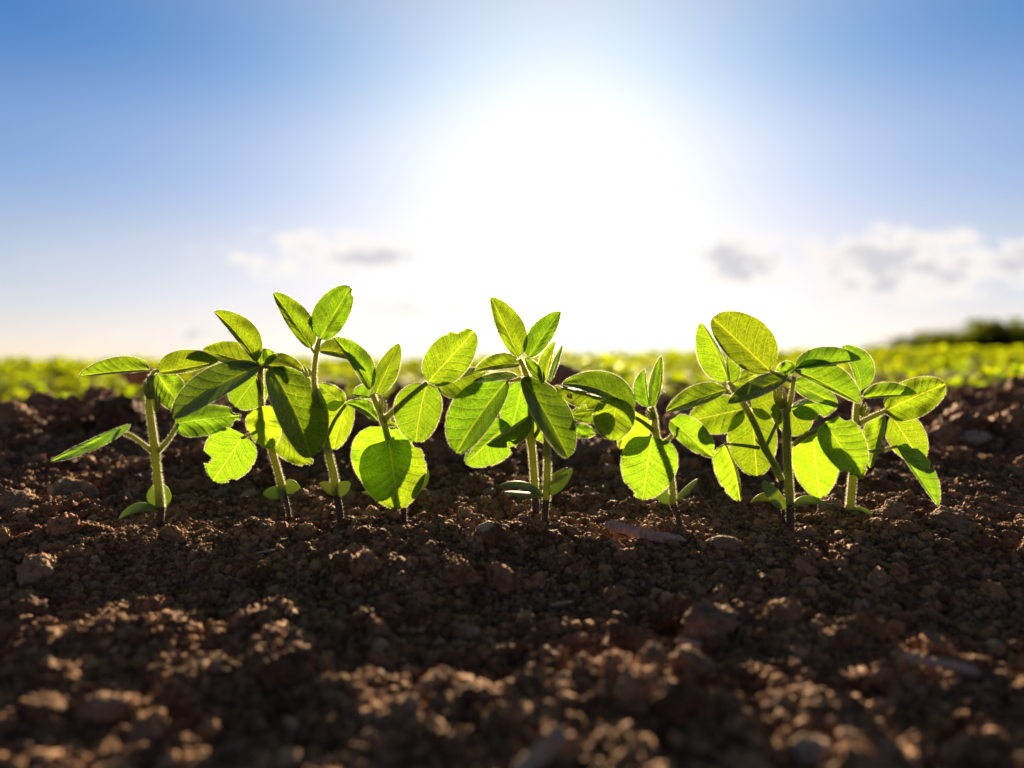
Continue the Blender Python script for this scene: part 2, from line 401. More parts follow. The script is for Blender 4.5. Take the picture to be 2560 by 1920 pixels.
pattr('big', 'FLOAT', (r > .0052).astype(np.float32)); pattr('variant', 'INT', rng.integers(0, 42, len(P)).astype(np.int32))
crumbs = bpy.data.objects.new('soil_crumbs', gm); link(crumbs)
gm.materials.append(M_CRUMB)
md = crumbs.modifiers.new('grains', 'NODES'); md.node_group = grain_group()
tag(crumbs, 'loose brown crumbs of tilled soil covering the field', 'soil', kind='stuff')

# ------------------------------------------------------------------ clods, stones, sticks one can point at
def ico(sub):
    import bmesh
    bm = bmesh.new(); bmesh.ops.create_icosphere(bm, subdivisions=sub, radius=1)
    v = np.array([q.co[:] for q in bm.verts]); f = np.array([[a.index for a in fc.verts] for fc in bm.faces]); bm.free(); return v, f
ICO5 = ico(5)
def clod(name, px, py, y, rw, rh, label, cat='clod', mat=None, rd=None, seed=0, rough=.42, tilt=0, group=None):
    """rw/rh: apparent half sizes in photo px"""
    if py > 1330: y = ground_y(px, py + rh * .6)
    c = unproj(px, py, y); s = y / F
    v, f = ICO5; v = v.copy(); rd = rd or (rw + rh) / 2
    n1 = fbm(v[:, 0] * 1.1 + seed * 9, v[:, 1] * 1.1, v[:, 2] * 1.1 + seed, 3, .5)
    n2 = np.abs(fbm(v[:, 0] * 4 + seed * 5, v[:, 1] * 4, v[:, 2] * 4, 4, .6))
    v = v * (1 + rough * n1 + rough * .6 * n2 - .05)[:, None]
    v = v * np.array([rw, rd, rh]) * s
    ca, sa = math.cos(tilt), math.sin(tilt)
    v = np.stack([v[:, 0] * ca - v[:, 2] * sa, v[:, 1], v[:, 0] * sa + v[:, 2] * ca], -1)
    base = c.copy(); base[2] -= rh * s
    e = mesh_obj(name, v + (c - base), f, mat or M_CLOD); e.location = base
    return tag(e, label, cat, group)
clod('earth_clod', 1490, 1165, .66, 72, 62, 'large rounded earth clod right of the two middle stems', seed=5)
clod('earth_clod', 1065, 1255, .52, 34, 27, 'tan earth clod in the gap right of the heart leaf stem', seed=6)
clod('earth_clod', 1045, 1262, .60, 62, 40, 'flat broad clod behind the stem hidden by the heart shaped leaf', seed=8, rough=.25)
clod('earth_clod', 1300, 1282, .50, 20, 19, 'small round clod just left of the twin middle stems', seed=9)
clod('earth_clod', 745, 1262, .53, 34, 34, 'upright rough clod between the second and third seedlings', seed=10)
clod('reddish_stone', 1232, 1322, .45, 40, 17, 'flat reddish brick-coloured chip in front of the middle stems', 'stone', M_PALE, seed=12, rough=.18, rd=22)
clod('earth_clod', 1812, 1360, .43, 46, 20, 'oblong flat clod with sunlit top edge right of the wood splinter', seed=14, rough=.2)
clod('earth_clod', 2372, 1308, .47, 52, 28, 'sunlit topped clod near the right edge beyond the last seedling', seed=15)
clod('earth_clod', 2235, 1300, .49, 40, 34, 'leaning angular clod right of the last seedling base', seed=16, tilt=-.6)
clod('earth_clod', 2440, 1098, .70, 30, 20, 'pale grey clod on the slope at far right', seed=18, mat=M_PALE, rough=.28)
clod('earth_clod', 1632, 1655, .255, 32, 36, 'round lump with sunlit top in the blurred right foreground', seed=20)
clod('earth_clod', 1730, 1660, .255, 46, 36, 'dark blocky lump beside the round sunlit lump in the foreground', seed=21)
clod('earth_clod', 1775, 1560, .29, 58, 42, 'peaked clod in the right foreground catching a fleck of sun', seed=22)
clod('earth_clod', 265, 1770, .225, 52, 30, 'big dark blurred clod in the left foreground', seed=23)
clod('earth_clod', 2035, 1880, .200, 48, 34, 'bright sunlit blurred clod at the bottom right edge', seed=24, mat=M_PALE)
clod('earth_clod', 340, 935, 1.06, 30, 26, 'dark clod on the soil crest left of the leftmost stem', seed=27)
clod('earth_clod', 1410, 945, 1.02, 42, 30, 'dark clod on the crest behind the middle seedling', seed=28)
clod('earth_clod', 50, 1275, .52, 48, 40, 'dark rough clod at the left edge of the picture', seed=29)
clod('earth_clod', 2080, 1285, .49, 30, 30, 'small dark clod between the last two seedlings', seed=31)
clod('earth_clod', 560, 1265, .56, 50, 36, 'wide clod in the shade right of the leftmost stem', seed=33)

def spline(pts, n):
    """Catmull-Rom through points with any number of columns"""
    p = np.asarray(pts, float)
    if len(p) == 2: p = np.array([p[0], (p[0] + p[1]) / 2, p[1]])
    q = np.vstack([2 * p[0] - p[1], p, 2 * p[-1] - p[-2]])
    t = np.linspace(0, len(p) - 1 - 1e-9, n); i = t.astype(int); f = (t - i)[:, None]
    a, b, c, d = q[i], q[i + 1], q[i + 2], q[i + 3]
    return .5 * ((2 * b) + (-a + c) * f + (2 * a - 5 * b + 4 * c - d) * f ** 2 + (-a + 3 * b - 3 * c + d) * f ** 3)
def tube(c, rad, seg=12, lump=.05, flat=1.0):
    """closed tube along centres c (n,3) with radii rad"""
    n = len(c); T = np.gradient(c, axis=0); T /= np.linalg.norm(T, axis=1)[:, None] + 1e-12
    ref = np.array([0, 1.0, 0]); A = np.cross(T, ref); bad = np.linalg.norm(A, axis=1) < .2
    A[bad] = np.cross(T[bad], [1.0, 0, 0]); A /= np.linalg.norm(A, axis=1)[:, None]; B = np.cross(T, A)
    th = np.linspace(0, 2 * np.pi, seg, endpoint=False)
    rr = rad[:, None] * (1 + lump * np.sin(3 * th)[None] + lump * .6 * rng.normal(size=(n, seg)))
    v = c[:, None] + rr[..., None] * (np.cos(th)[None, :, None] * A[:, None] + flat * np.sin(th)[None, :, None] * B[:, None])
    v = v.reshape(-1, 3); f = []
    for i in range(n - 1):
        for j in range(seg):
            f.append((i * seg + j, i * seg + (j + 1) % seg, (i + 1) * seg + (j + 1) % seg, (i + 1) * seg + j))
    f.append(tuple(range(seg))[::-1]); f.append(tuple((n - 1) * seg + j for j in range(seg)))
    return v, f
def hairs(p, d, L, w=.00013):
    """one slim triangle per hair"""
    n = len(p); L = np.broadcast_to(L, (n,)) * rng.uniform(.5, 1.3, n)
    s = np.cross(d, rng.normal(size=(n, 3))); s /= np.linalg.norm(s, axis=1)[:, None] + 1e-9
    a = p + s * w / 2; b = p - s * w / 2; c = p + d * L[:, None]
    v = np.stack([a, b, c], 1).reshape(-1, 3)
    return v, np.arange(3 * n).reshape(n, 3)
def stick(name, pts, y, r, label, cat, mat, lump=.12, ends=(.4, .3), group=None, flat=1.0):
    q = spline([(a, b, 0) for a, b in pts], 40); q[:, 1] += r * .25 * pn(np.arange(40) * .35, r, 1.0)
    y = ground_y(pts[len(pts) // 2][0], pts[len(pts) // 2][1] + r) - .007
    c = unproj(q[:, 0], q[:, 1], y + q[:, 2]); t = np.linspace(0, 1, 40); lump = min(lump, .07)
    rr = r * y / F * np.minimum(1, np.minimum(ends[0] + t * 8, ends[1] + (1 - t) * 8))
    v, f = tube(c, rr, 5 if mat is M_WOOD else 8, lump, flat); b = c[0].copy()
    o = mesh_obj(name, v - b, f, mat, smooth=(mat is not M_WOOD)); o.location = b
    return tag(o, label, cat, group)
stick('wood_splinter', [(1512, 1308), (1560, 1322), (1610, 1334), (1665, 1345), (1716, 1354)], .445, 14, 'weathered grey-brown wood splinter lying in front of the seedling row', 'stick', M_WOOD, lump=.22, flat=.6)
M_DEAD = soil_mat('dead_leaf', (.24, .15, .095), (.46, .31, .21), bump=.0005, fine=420.0)
def dead_leaf():
    y = .555; U, V_ = np.meshgrid(np.linspace(0, 2 * np.pi, 60, endpoint=False), np.linspace(0, 1, 22))
    rad = V_ * (1 + .16 * np.sin(U * 2 + 1) + .10 * pn(np.cos(U) * 2.3, np.sin(U) * 2.3, 3.3) + .05 * pn(np.cos(U) * 9, np.sin(U) * 9, 1.1) * V_)
    X = 186 + 58 * rad * np.cos(U); Y = 1240 + 50 * rad * np.sin(U)
    Z = .020 * (1 - (Y - 1190) / 100) + .004 * V_ ** 2 * np.sin(U * 3) + .006 * pn(X * .035, Y * .035, 7.0) + .0028 * pn(X * .1, Y * .1, 2.0)
    v = unproj(X, Y, y + Z - .012); n0 = v.shape[1]; ii = np.arange(22 * n0).reshape(22, n0)
    f = [(int(ii[a, b]), int(ii[a, (b + 1) % n0]), int(ii[a + 1, (b + 1) % n0]), int(ii[a + 1, b])) for a in range(21) for b in range(n0)]
    root = empty('dead_leaf', (0, 0, 0)); root.location = unproj(186, 1292, y - .015); tag(root, 'dry curled dead leaf with a thin stalk lying left of the leftmost seedling', 'leaf')
    b = mesh_obj('blade', v.reshape(-1, 3), f, M_DEAD, root); so = b.modifiers.new('thickness', 'SOLIDIFY'); so.thickness = .0007
    q = spline([(182, 1280, 0), (205, 1292, -.01), (245, 1300, -.03), (282, 1318, -.05)], 30); c = unproj(q[:, 0], q[:, 1], y - .02 + q[:, 2])
    tv, tf = tube(c, np.linspace(3.6, 2.0, 30) * y / F, 8, .1); mesh_obj('stalk', tv, tf, M_STRAW, root)
dead_leaf()
stick('dry_straw', [(1515, 1492), (1555, 1478), (1592, 1485)], .33, 2.6, 'curved thin dry straw right of the picture centre', 'straw', M_STRAW)
stick('dry_straw', [(630, 1385), (690, 1374)], .40, 2.4, 'short straight straw on the soil below the second seedling', 'straw', M_STRAW)
stick('dry_straw', [(1378, 1513), (1400, 1510), (1432, 1503)], .315, 4, 'short sunlit orange straw in the middle foreground', 'straw', M_STRAW)
stick('dry_straw', [(1585, 1412), (1602, 1410), (1618, 1418)], .37, 4, 'small sunlit orange straw below the wood splinter', 'straw', M_STRAW)
stick('wood_splinter', [(2255, 1640), (2330, 1655), (2400, 1668), (2470, 1700)], .255, 11, 'dark blurred wood splinter in the right foreground', 'stick', M_WOOD, lump=.2)
stick('wood_splinter', [(1690, 1600), (1740, 1612), (1800, 1630)], .275, 11, 'short blurred wood chip before the peaked clod', 'stick', M_WOOD, lump=.2)
stick('pale_root', [(1250, 1990), (1300, 1935), (1350, 1885), (1385, 1855), (1405, 1815)], .21, 26, 'pale blurred root fragment at the bottom centre edge', 'root', M_PALE, lump=.15)
stick('dry_straw', [(806, 1310), (812, 1272)], .47, 1.2, 'hair-thin straw standing between second and third seedlings', 'straw', M_STRAW)

# ------------------------------------------------------------------ seedlings
FR = {'A': (100, 680, 2.513), 'B': (400, 680, 2.513), 'C': (820, 680, 2.514), 'D': (1060, 680, 2.514), 'E': (1400, 680, 2.513), 'F': (1800, 740, 2.7645)}
NS, NTT = 26, 44
PROF = {'o': (.76, .54), 'l': (.80, .80), 'r': (.84, .47), 'h': (.66, .48), 'c': (.95, .60), 'b': (1.02, .47), 'y': (.80, .62)}
class Plant:
    def __init__(s, fr, base, label, D=.478):
        s.fr = fr; s.D = D; s.root = empty('soybean_seedling', (0, 0, 0))
        p = s.pt(*base); s.root.location = p
        tag(s.root, label, 'seedling', 'soybean seedlings standing in a row in the soil')
    def px(s, x, y, fr=None):
        o = FR[fr or s.fr]; return o[0] + x / o[2], o[1] + y / o[2]
    def pt(s, x, y, dz=0, fr=None):
        a, b = s.px(x, y, fr); return unproj(a, b, s.D + dz)
    def tube(s, name, pts, r0, r1, mat=None, dz=(0, 0), fr=None, hair=600, hl=.0015, seg=14, n=40, swell=()):
        """pts: crop pixels; r0,r1 in crop px; dz depth offset in cm at both ends"""
        mat = mat or M_STEM; k = FR[fr or s.fr][2]
        q = spline(pts, n); t = np.linspace(0, 1, n)
        a, b = s.px(q[:, 0], q[:, 1], fr)
        c = unproj(a, b, s.D + (dz[0] + (dz[1] - dz[0]) * t) * .01)
        rr = (r0 + (r1 - r0) * t) / k * s.D / F
        for (tt, am) in swell: rr = rr * (1 + am * np.exp(-((t - tt) / .04) ** 2))
        v, f = tube(c, rr, seg, .035)
        hv = np.zeros((0, 3)); hf = np.zeros((0, 3), int)
        if hair:
            T = np.gradient(c, axis=0); T /= np.linalg.norm(T, axis=1)[:, None]
            hair = int(hair * 2.4); i = rng.integers(0, n, hair); u = rng.random(hair)
            i2 = np.minimum(i + 1, n - 1); cp = c[i] * (1 - u[:, None]) + c[i2] * u[:, None]
            d = rng.normal(size=(hair, 3)); d -= (d * T[i]).sum(1)[:, None] * T[i]; d /= np.linalg.norm(d, axis=1)[:, None]
            p = cp + d * rr[i][:, None] * .97; d2 = d + T[i] * rng.normal(size=(hair, 1)) * .3 + rng.normal(size=(hair, 3)) * .2
            d2 /= np.linalg.norm(d2, axis=1)[:, None]
            hv, hf = hairs(p, d2, hl)
        nf = len(f); f = list(f) + [tuple(x) for x in (hf + len(v))]
        return mesh_obj(name, np.vstack([v, hv]), f, [mat, M_HAIR], s.root, mi=[0] * nf + [1] * len(hf))
    def stem(s, pts, r0, r1, dark=None, dz=(0, 0), fr=None, hair=1400, swell=()):
        s.tube('stem', pts, r0, r1, dz=dz, fr=fr, hair=hair, swell=swell)
        if dark: s.tube('stem_base', dark[0], dark[1], dark[2], M_BASE, dz=(dz[0], dz[0]), fr=fr, hair=60, n=20)
    def leaf(s, b, t, wl, wr, sh='o', z=(0, 0), bend=0, sl=None, sr=None, fr=None, bites=(), holes=(), name='leaf', mat=None, R_=.36,
             lobe=0, droop=0, hair=1.0, wave=1.0, al=None, ar=None, label=None, cup=0, thick=0):
        """b,t: base and tip in crop px, wl/wr: half widths seen left/right of the midrib, z: depth in cm at base and tip"""
        k = FR[fr or s.fr][2]
        b = np.array(b, float); t = np.array(t, float); d = t - b; Lp = np.hypot(*d)
        left = np.array([d[1], -d[0]]) / Lp
        pxm = (s.D / F)                                   # metres per photo px
        L3 = math.hypot(Lp / k * pxm, (z[1] - z[0]) * .01)
        Rr = R_ * L3
        def dep(w):
            wm = w / k * pxm; return math.sqrt(max(Rr * Rr - wm * wm, (Rr * .12) ** 2))
        up_left = left[1] < 0
        if sl is None: sl = 1 if up_left else -1
        if sr is None: sr = -1 if up_left else 1
        if al is None: al = sl * dep(wl)
        else: al *= .01
        if ar is None: ar = sr * dep(wr)
        else: ar *= .01
        S_, T_ = np.meshgrid(np.linspace(-1, 1, NS), np.linspace(0, 1, NTT) ** .92)
        pe, pq = PROF[sh]
        prof = np.sin(np.pi * np.clip(T_, 0, 1) ** pe) ** pq
        prof = prof / prof.max()
        if sh not in 'rcby': prof = prof * (1 - .12 * sm((T_ - .72) / .28) * (1 - sm((T_ - .97) / .03) * .3))
        ew = np.ones_like(prof)
        for sgn in (-1, 1):
            msk = (S_ * sgn > 0)
            ed = 1 + .018 * pn(T_ * 9 + rng.random() * 50, sgn * 3.3 + rng.random() * 9, 0) + .006 * pn(T_ * 40, sgn * 7.7, 3)
            for (sd, t0, wd, dp) in bites:
                if (sd < 0) == (sgn < 0):
                    u = (T_ - t0) / wd; jag = 1 + .35 * pn(T_ * 45, dp * 9, 1.7)
                    ed = ed * (1 - dp * np.clip(1.25 - u * u * 1.25, 0, 1) ** .45 * jag * (np.abs(u) < 1))
            ew = np.where(msk, ew * ed, ew)
        Wp = prof * ew
        side = np.where(S_ < 0, wl, wr); sdep = np.where(S_ < 0, al, ar); sg = np.where(S_ < 0, 1.0, -1.0)
        aS = np.abs(S_)
        mb = 4 * T_ * (1 - T_) * bend
        tt = T_ - lobe * aS ** 1.6 * np.clip(1 - T_ * 2.2, 0, 1) ** 1.5 * .9
        X = b[0] + d[0] * tt + left[0] * (mb + sg * aS * side * Wp)
        Y = b[1] + d[1] * tt + left[1] * (mb + sg * aS * side * Wp)
        zc = (z[0] + (z[1] - z[0]) * T_) * .01 + droop * .01 * 4 * T_ * (1 - T_)
        q = 8.5 * (T_ - .85 * aS * Wp * R_ + .75 * (aS * Wp * R_) ** 2) + .22 * np.sign(S_)
        tri = np.abs((q % 1) - .5) * 2
        ph = rng.random() * 9
        Z = zc + sdep * aS ** 1.15 * Wp + cup * .01 * aS ** 2 * Wp \
            + .00026 * (1 - tri ** 2) * np.sin(np.pi * np.clip(aS, 0, 1)) ** .5 * Wp \
            + wave * .0016 * aS ** 2 * np.sin(T_ * 15 + ph + S_ * 1.5) * Wp + wave * .0024 * pn(T_ * 3 + ph, S_ * 1.5, ph)
        ax_, ay_ = s.px(X, Y, fr)
        V = unproj(ax_, ay_, s.D + Z)
        ii = np.arange(NS * NTT).reshape(NTT, NS)
        f = np.stack([ii[:-1, :-1], ii[:-1, 1:], ii[1:, 1:], ii[1:, :-1]], -1).reshape(-1, 4)
        if holes:
            cs = ((S_[:-1, :-1] + S_[1:, 1:]) / 2).ravel(); ct = ((T_[:-1, :-1] + T_[1:, 1:]) / 2).ravel(); keep = np.ones(len(f), bool)
            for (hs, ht, rs, rt) in holes:
                ang_ = np.arctan2((ct - ht) / rt, (cs - hs) / rs)
                keep &= ((cs - hs) / rs) ** 2 + ((ct - ht) / rt) ** 2 > 1 + .35 * np.sin(ang_ * 3 + hs * 9)
            f = f[keep]
        uv = np.stack([S_ * .5 + .5, T_], -1).reshape(-1, 2)
        rr = max(.2, max(wl, wr) / Lp, R_)
        met = np.stack([S_ * Wp * rr + 3.0 * (ph > 99), T_], -1).reshape(-1, 2)
        Vf = V.reshape(-1, 3)
        # hairs: rim + surface
        fa = [tuple(x) for x in f]; nf = len(fa)
        nh = int(1300 * hair * Lp / 400 + 300 * hair)
        if nh:
            # edge points
            ti = rng.random(nh) * (NTT - 1.001); i0 = ti.astype(int); fu = (ti - i0)[:, None]
            e = rng.integers(0, 2, nh); col_ = np.where(e == 0, 0, NS - 1); inn = np.where(e == 0, 2, NS - 3)
            p = V[i0, col_] * (1 - fu) + V[i0 + 1, col_] * fu; pi_ = V[i0, inn]
            d1 = p - pi_; d1 /= np.linalg.norm(d1, axis=1)[:, None] + 1e-9
            d1 = d1 + rng.normal(size=d1.shape) * .35; d1 /= np.linalg.norm(d1, axis=1)[:, None]
            h1 = hairs(p, d1, .0011)
            ns = int(nh * .3); a = rng.integers(1, NTT - 1, ns); c_ = rng.integers(1, NS - 1, ns)
            du = V[a, c_ + 1 - (c_ == NS - 1)] - V[a, c_ - 1]; dv = V[np.minimum(a + 1, NTT - 1), c_] - V[a - 1, c_]
            nn = np.cross(du, dv); nn /= np.linalg.norm(nn, axis=1)[:, None] + 1e-9
            nn *= np.where(rng.random(ns) < .5, 1, -1)[:, None]; nn = nn + rng.normal(size=nn.shape) * .3; nn /= np.linalg.norm(nn, axis=1)[:, None]
            h2 = hairs(V[a, c_] + (V[a - 1, c_] - V[a, c_]) * rng.random((ns, 1)), nn, .0007)
            hv = np.vstack([h1[0], h2[0]]); hf = np.vstack([h1[1], h2[1] + len(h1[0])])
            fa += [tuple(x) for x in (hf + len(Vf))]
            Vf = np.vstack([Vf, hv]); uv = np.vstack([uv, np.zeros((len(hv), 2))]); met = np.vstack([met, np.zeros((len(hv), 2))])
            mi = [0] * nf + [1] * len(hf)
        else: mi = [0] * nf
        o = mesh_obj(name, Vf, fa, [mat or M_LEAF, M_HAIR], s.root, mi=mi, uv=uv, met=met)
        if label: o['label'] = label
        return o
    def old(s, *a, **k):                                # the broad first leaves
        k.setdefault('mat', M_LEAF_OLD); return s.leaf(*a, **k)
    def cot(s, b, t, wl, wr, z=(0, 0), bend=0, thick=7, fr=None, droop=0, label=None):
        """fleshy seed leaf: a thick flattened spoon"""
        k = FR[fr or s.fr][2]; b = np.array(b, float); t = np.array(t, float); d = t - b; Lp = np.hypot(*d); left = np.array([d[1], -d[0]]) / Lp
        n, m = 26, 20; T_ = np.linspace(0, 1, n)[:, None]; th = np.linspace(0, 2 * np.pi, m, endpoint=False)[None]
        pr = np.sin(np.pi * T_ ** .85) ** .55; pr = np.maximum(pr / pr.max(), .10)
        cs, sn = np.cos(th), np.sin(th); off = np.where(cs > 0, wl * cs, wr * cs) * pr
        mb = 4 * T_ * (1 - T_) * bend
        X = b[0] + d[0] * T_ + left[0] * (mb + off); Y = b[1] + d[1] * T_ + left[1] * (mb + off)
        Rm = .30 * Lp / k * s.D / F
        upl = left[1] < 0
        dep = off / max(wl, wr) * Rm * .7 * (1 if upl else -1)
        Z = (z[0] + (z[1] - z[0]) * T_) * .01 + dep + sn * thick / k * s.D / F * pr * .6 + droop * .01 * 4 * T_ * (1 - T_)
        ax_, ay_ = s.px(X, Y + sn * thick * pr * .5, fr); V = unproj(ax_, ay_, s.D + Z)
        ii = np.arange(n * m).reshape(n, m); f = []
        for i in range(n - 1):
            for j in range(m): f.append((ii[i, j], ii[i, (j + 1) % m], ii[i + 1, (j + 1) % m], ii[i + 1, j]))
        f.append(tuple(ii[0][::-1])); f.append(tuple(ii[-1]))
        uv = np.stack([np.broadcast_to(cs * .5 + .5, (n, m)), np.broadcast_to(T_, (n, m))], -1).reshape(-1, 2)
        met = np.stack([cs * pr * .3, np.broadcast_to(T_, (n, m))], -1).reshape(-1, 2)
        o = mesh_obj('seed_leaf', V.reshape(-1, 3), f, M_COTY, s.root, uv=uv, met=met)
        if label: o['label'] = label
        return o
    def bud(s, b, t, w, z=0, fr=None, hair=260):
        """young folded shoot tip: a few narrow furled blades, hairy"""
        k = FR[fr or s.fr][2]; b = np.array(b, float); t = np.array(t, float); d = t - b; lf = np.array([d[1], -d[0]]) / np.hypot(*d)
        V = np.zeros((0, 3)); Fs = []; mi = []
        for j, (o0, o1, ln) in enumerate(((-.55, -.9, .75), (.0, .1, 1.0), (.5, .85, .85))):
            p0 = b + lf * o0 * w * .5; p1 = b + d * ln + lf * o1 * w * .6
            q = spline([p0, (p0 + p1) / 2 + lf * o1 * w * .2, p1], 14); tq = np.linspace(0, 1, 14)
            a, c = s.px(q[:, 0], q[:, 1], fr); cc = unproj(a, c, s.D + z * .01 + (j - 1) * .0006)
            rr = w * .27 / k * s.D / F * np.maximum(np.sin(np.pi * (tq * .86 + .12)) ** .8, .03)
            v, f = tube(cc, rr, 10, .08); T = (cc[-1] - cc[0]); T /= np.linalg.norm(T)
            i = rng.integers(0, len(v), hair // 3); c_i = cc[i // 10]; dd = v[i] - c_i; dd /= np.linalg.norm(dd, axis=1)[:, None] + 1e-9
            dd = dd + T * .6; dd /= np.linalg.norm(dd, axis=1)[:, None]; hv, hf = hairs(v[i], dd, .0011)
            n0 = len(V); Fs += [tuple(np.array(x) + n0) for x in f]; mi += [0] * len(f)
            Fs += [tuple(x + n0 + len(v)) for x in hf]; mi += [1] * len(hf); V = np.vstack([V, v, hv])
        return mesh_obj('shoot_tip', V, [tuple(int(q) for q in x) for x in Fs], [M_STEM, M_HAIR], s.root, mi=mi)

#SEEDLINGS
# 1: leftmost
p = Plant('A', (755, 1590), 'leftmost seedling, pale hairy stem with a drooping bluish leaf reaching left')
p.stem([(757, 1480), (750, 1390), (738, 1280), (724, 1130), (706, 990), (690, 860), (690, 740), (705, 650)], 27, 17, ([(752, 1620), (757, 1540), (758, 1470)], 20, 27), hair=2600, swell=[(.42, .22), (.72, .15)])
p.tube('petiole', [(708, 1128), (600, 1045), (495, 992)], 13, 11, dz=(0, -.8), hair=350)
p.old((500, 992), (72, 1186), 42, 30, z=(-.8, -2.0), al=-1.1, ar=1.0, bend=8, sh='o', lobe=.18, bites=[(-1, .55, .05, .3)], label='drooping leaf seen almost edge on')
p.tube('petiole', [(742, 1128), (805, 1055), (872, 955)], 14, 12, dz=(0, 1.0), hair=350)
p.old((866, 952), (1262, 900), 92, 102, z=(1.0, 2.4), sh='h', lobe=.05, bites=[(-1, .93, .07, .6), (1, .90, .05, .4)], bend=4)
p.leaf((692, 612), (243, 655), 12, 92, sh='o', z=(.2, -.5), al=-.9, ar=.9, bend=-6)
p.leaf((745, 628), (1120, 560), 118, 25, sh='o', z=(.2, .3), al=1.0, ar=-.7, bend=-8)
p.leaf((735, 640), (905, 880), 105, 90, sh='o', z=(.5, 2.2))
p.bud((690, 800), (680, 655), 42, z=-.3); p.tube('petiole', [(700, 680), (715, 630), (745, 622)], 12, 9, hair=120, n=14)
p.bud((730, 880), (735, 720), 30, z=-.2, hair=120)
p.cot((757, 1500), (493, 1552), 24, 36, z=(-.1, -1.0), bend=-42)
p.cot((752, 1482), (748, 1322), 82, 76, z=(.5, .9))
# 2
p = Plant('B', (808, 1520), 'second seedling from the left, hidden behind two big dark drooping leaves', D=.482)
p.stem([(772, 1375), (745, 1270), (712, 1150), (680, 1040), (645, 900), (632, 760), (632, 610)], 22, 17, ([(812, 1545), (800, 1470), (775, 1375)], 13, 17), hair=2000, swell=[(.6, .2)])
p.leaf((628, 592), (80, 915), 72, 128, sh='b', z=(-.2, -5.6), bend=-28, sl=-1, sr=1, label='big dark leaf drooping left')
p.leaf((690, 600), (945, 1168), 205, 118, sh='b', z=(-.2, -4.6), bend=28, label='big drooping leaf with sunlit patches')
p.leaf((608, 566), (340, 246), 26, 118, sh='y', z=(.1, .4), al=-.5, ar=.7, bend=-18)
p.leaf((620, 585), (268, 490), 50, 105, sh='o', z=(.4, 2.6))
p.leaf((612, 588), (738, 520), 82, 30, sh='o', z=(.4, 1.8))
p.leaf((648, 588), (905, 625), 82, 28, sh='o', z=(.4, 2.2), bend=12)
p.leaf((612, 650), (470, 845), 130, 120, sh='r', z=(.6, 2.4))
p.old((632, 872), (700, 1108), 105, 112, sh='h', z=(-.3, -1.2), lobe=.12, bites=[(1, .5, .1, .12), (1, .8, .06, .15)], label='small dark shaded leaf')
p.tube('petiole', [(660, 960), (600, 1000), (512, 1045)], 11, 9, dz=(0, .2), hair=150)
p.old((512, 1046), (335, 1312), 150, 172, sh='h', z=(.1, 1.0), lobe=.10, bites=[(1, .70, .09, .42), (-1, .80, .045, .22), (-1, .35, .02, .05)], label='round sunlit leaf with bitten edge')
p.old((735, 1010), (955, 1205), 70, 95, sh='h', z=(.4, 1.2), bites=[(-1, .85, .08, .5), (1, .93, .05, .5)])
p.bud((640, 760), (612, 640), 26, z=-.2); p.tube('petiole', [(632, 640), (640, 600), (690, 598)], 13, 11, hair=120, n=14)
p.tube('petiole', [(634, 625), (622, 590), (608, 566)], 11, 8, hair=90, n=12)
p.cot((785, 1382), (647, 1396), 40, 42, z=(-.2, -.9)); p.cot((772, 1378), (882, 1352), 52, 40, z=(.3, .9), bend=14)
# 3
p = Plant('B', (1140, 1600), 'tallest seedling on the left, top pair of leaves spread like a V against the sky', D=.470)
p.stem([(1112, 1400), (1088, 1260), (1060, 1140), (1042, 1040), (1020, 920), (985, 780), (968, 680), (972, 590), (988, 480), (1004, 420)], 25, 12, ([(1142, 1625), (1130, 1520), (1112, 1395)], 24, 23), hair=2600, dz=(0, .6), swell=[(.42, .2), (.9, .2)])
p.leaf((950, 478), (714, 130), 46, 106, sh='y', z=(.6, .9), bend=-4, al=-.6, ar=.9)
p.leaf((1004, 420), (1195, 92), 128, 88, sh='r', z=(.6, .8), bites=[(1, .93, .05, .45)], al=.8, ar=.6, wave=2.0, label='topmost leaf with a curled tip')
p.leaf((996, 492), (1332, 585), 98, 30, sh='o', z=(.6, 1.4), bend=22)
p.tube('petiole', [(972, 505), (950, 478)], 10, 8, dz=(.6, .6), hair=50, n=8)
p.bud((935, 660), (905, 585), 34, z=.5)
p.tube('petiole', [(1046, 1045), (1072, 985), (1105, 920), (1168, 832)], 12, 10, dz=(0, .5), hair=260)
p.old((1160, 835), (1092, 1114), 78, 125, sh='h', z=(.8, 1.2), lobe=.1)
p.old((1150, 832), (1000, 705), 90, 60, sh='h', z=(.6, 1.6))
p.cot((1105, 1398), (1002, 1325), 34, 34, z=(0, -.5), bend=-10); p.cot((1108, 1400), (1192, 1318), 32, 52, z=(-.2, -.4), bend=12)
# 4
p = Plant('C', (480, 1600), 'seedling with a broad heart-shaped leaf hanging over its stem', D=.466)
p.stem([(472, 1470), (440, 1330), (410, 1200), (385, 1085), (352, 950), (330, 890), (292, 800), (278, 765)], 24, 15, ([(482, 1625), (478, 1540), (472, 1465)], 14, 20), hair=2300, dz=(.3, 0), swell=[(.62, .3)])
p.leaf((262, 742), (38, 412), 28, 102, sh='y', z=(0, -.3), al=-.7, ar=.8, bend=-20)
p.leaf((300, 768), (446, 450), 66, 74, sh='y', z=(0, .3), al=.6, ar=-.4)
p.leaf((272, 782), (156, 765), 20, 66, sh='r', z=(.2, 1.4))
p.leaf((310, 935), (112, 822), 26, 62, sh='o', z=(.1, .8), bend=-22)
p.leaf((350, 905), (436, 965), 34, 36, sh='o', z=(.2, 1.0))
p.bud((342, 890), (342, 782), 34, z=-.3)
p.tube('petiole', [(352, 930), (430, 860), (520, 778), (625, 695)], 19, 14, dz=(0, -.4), hair=500)
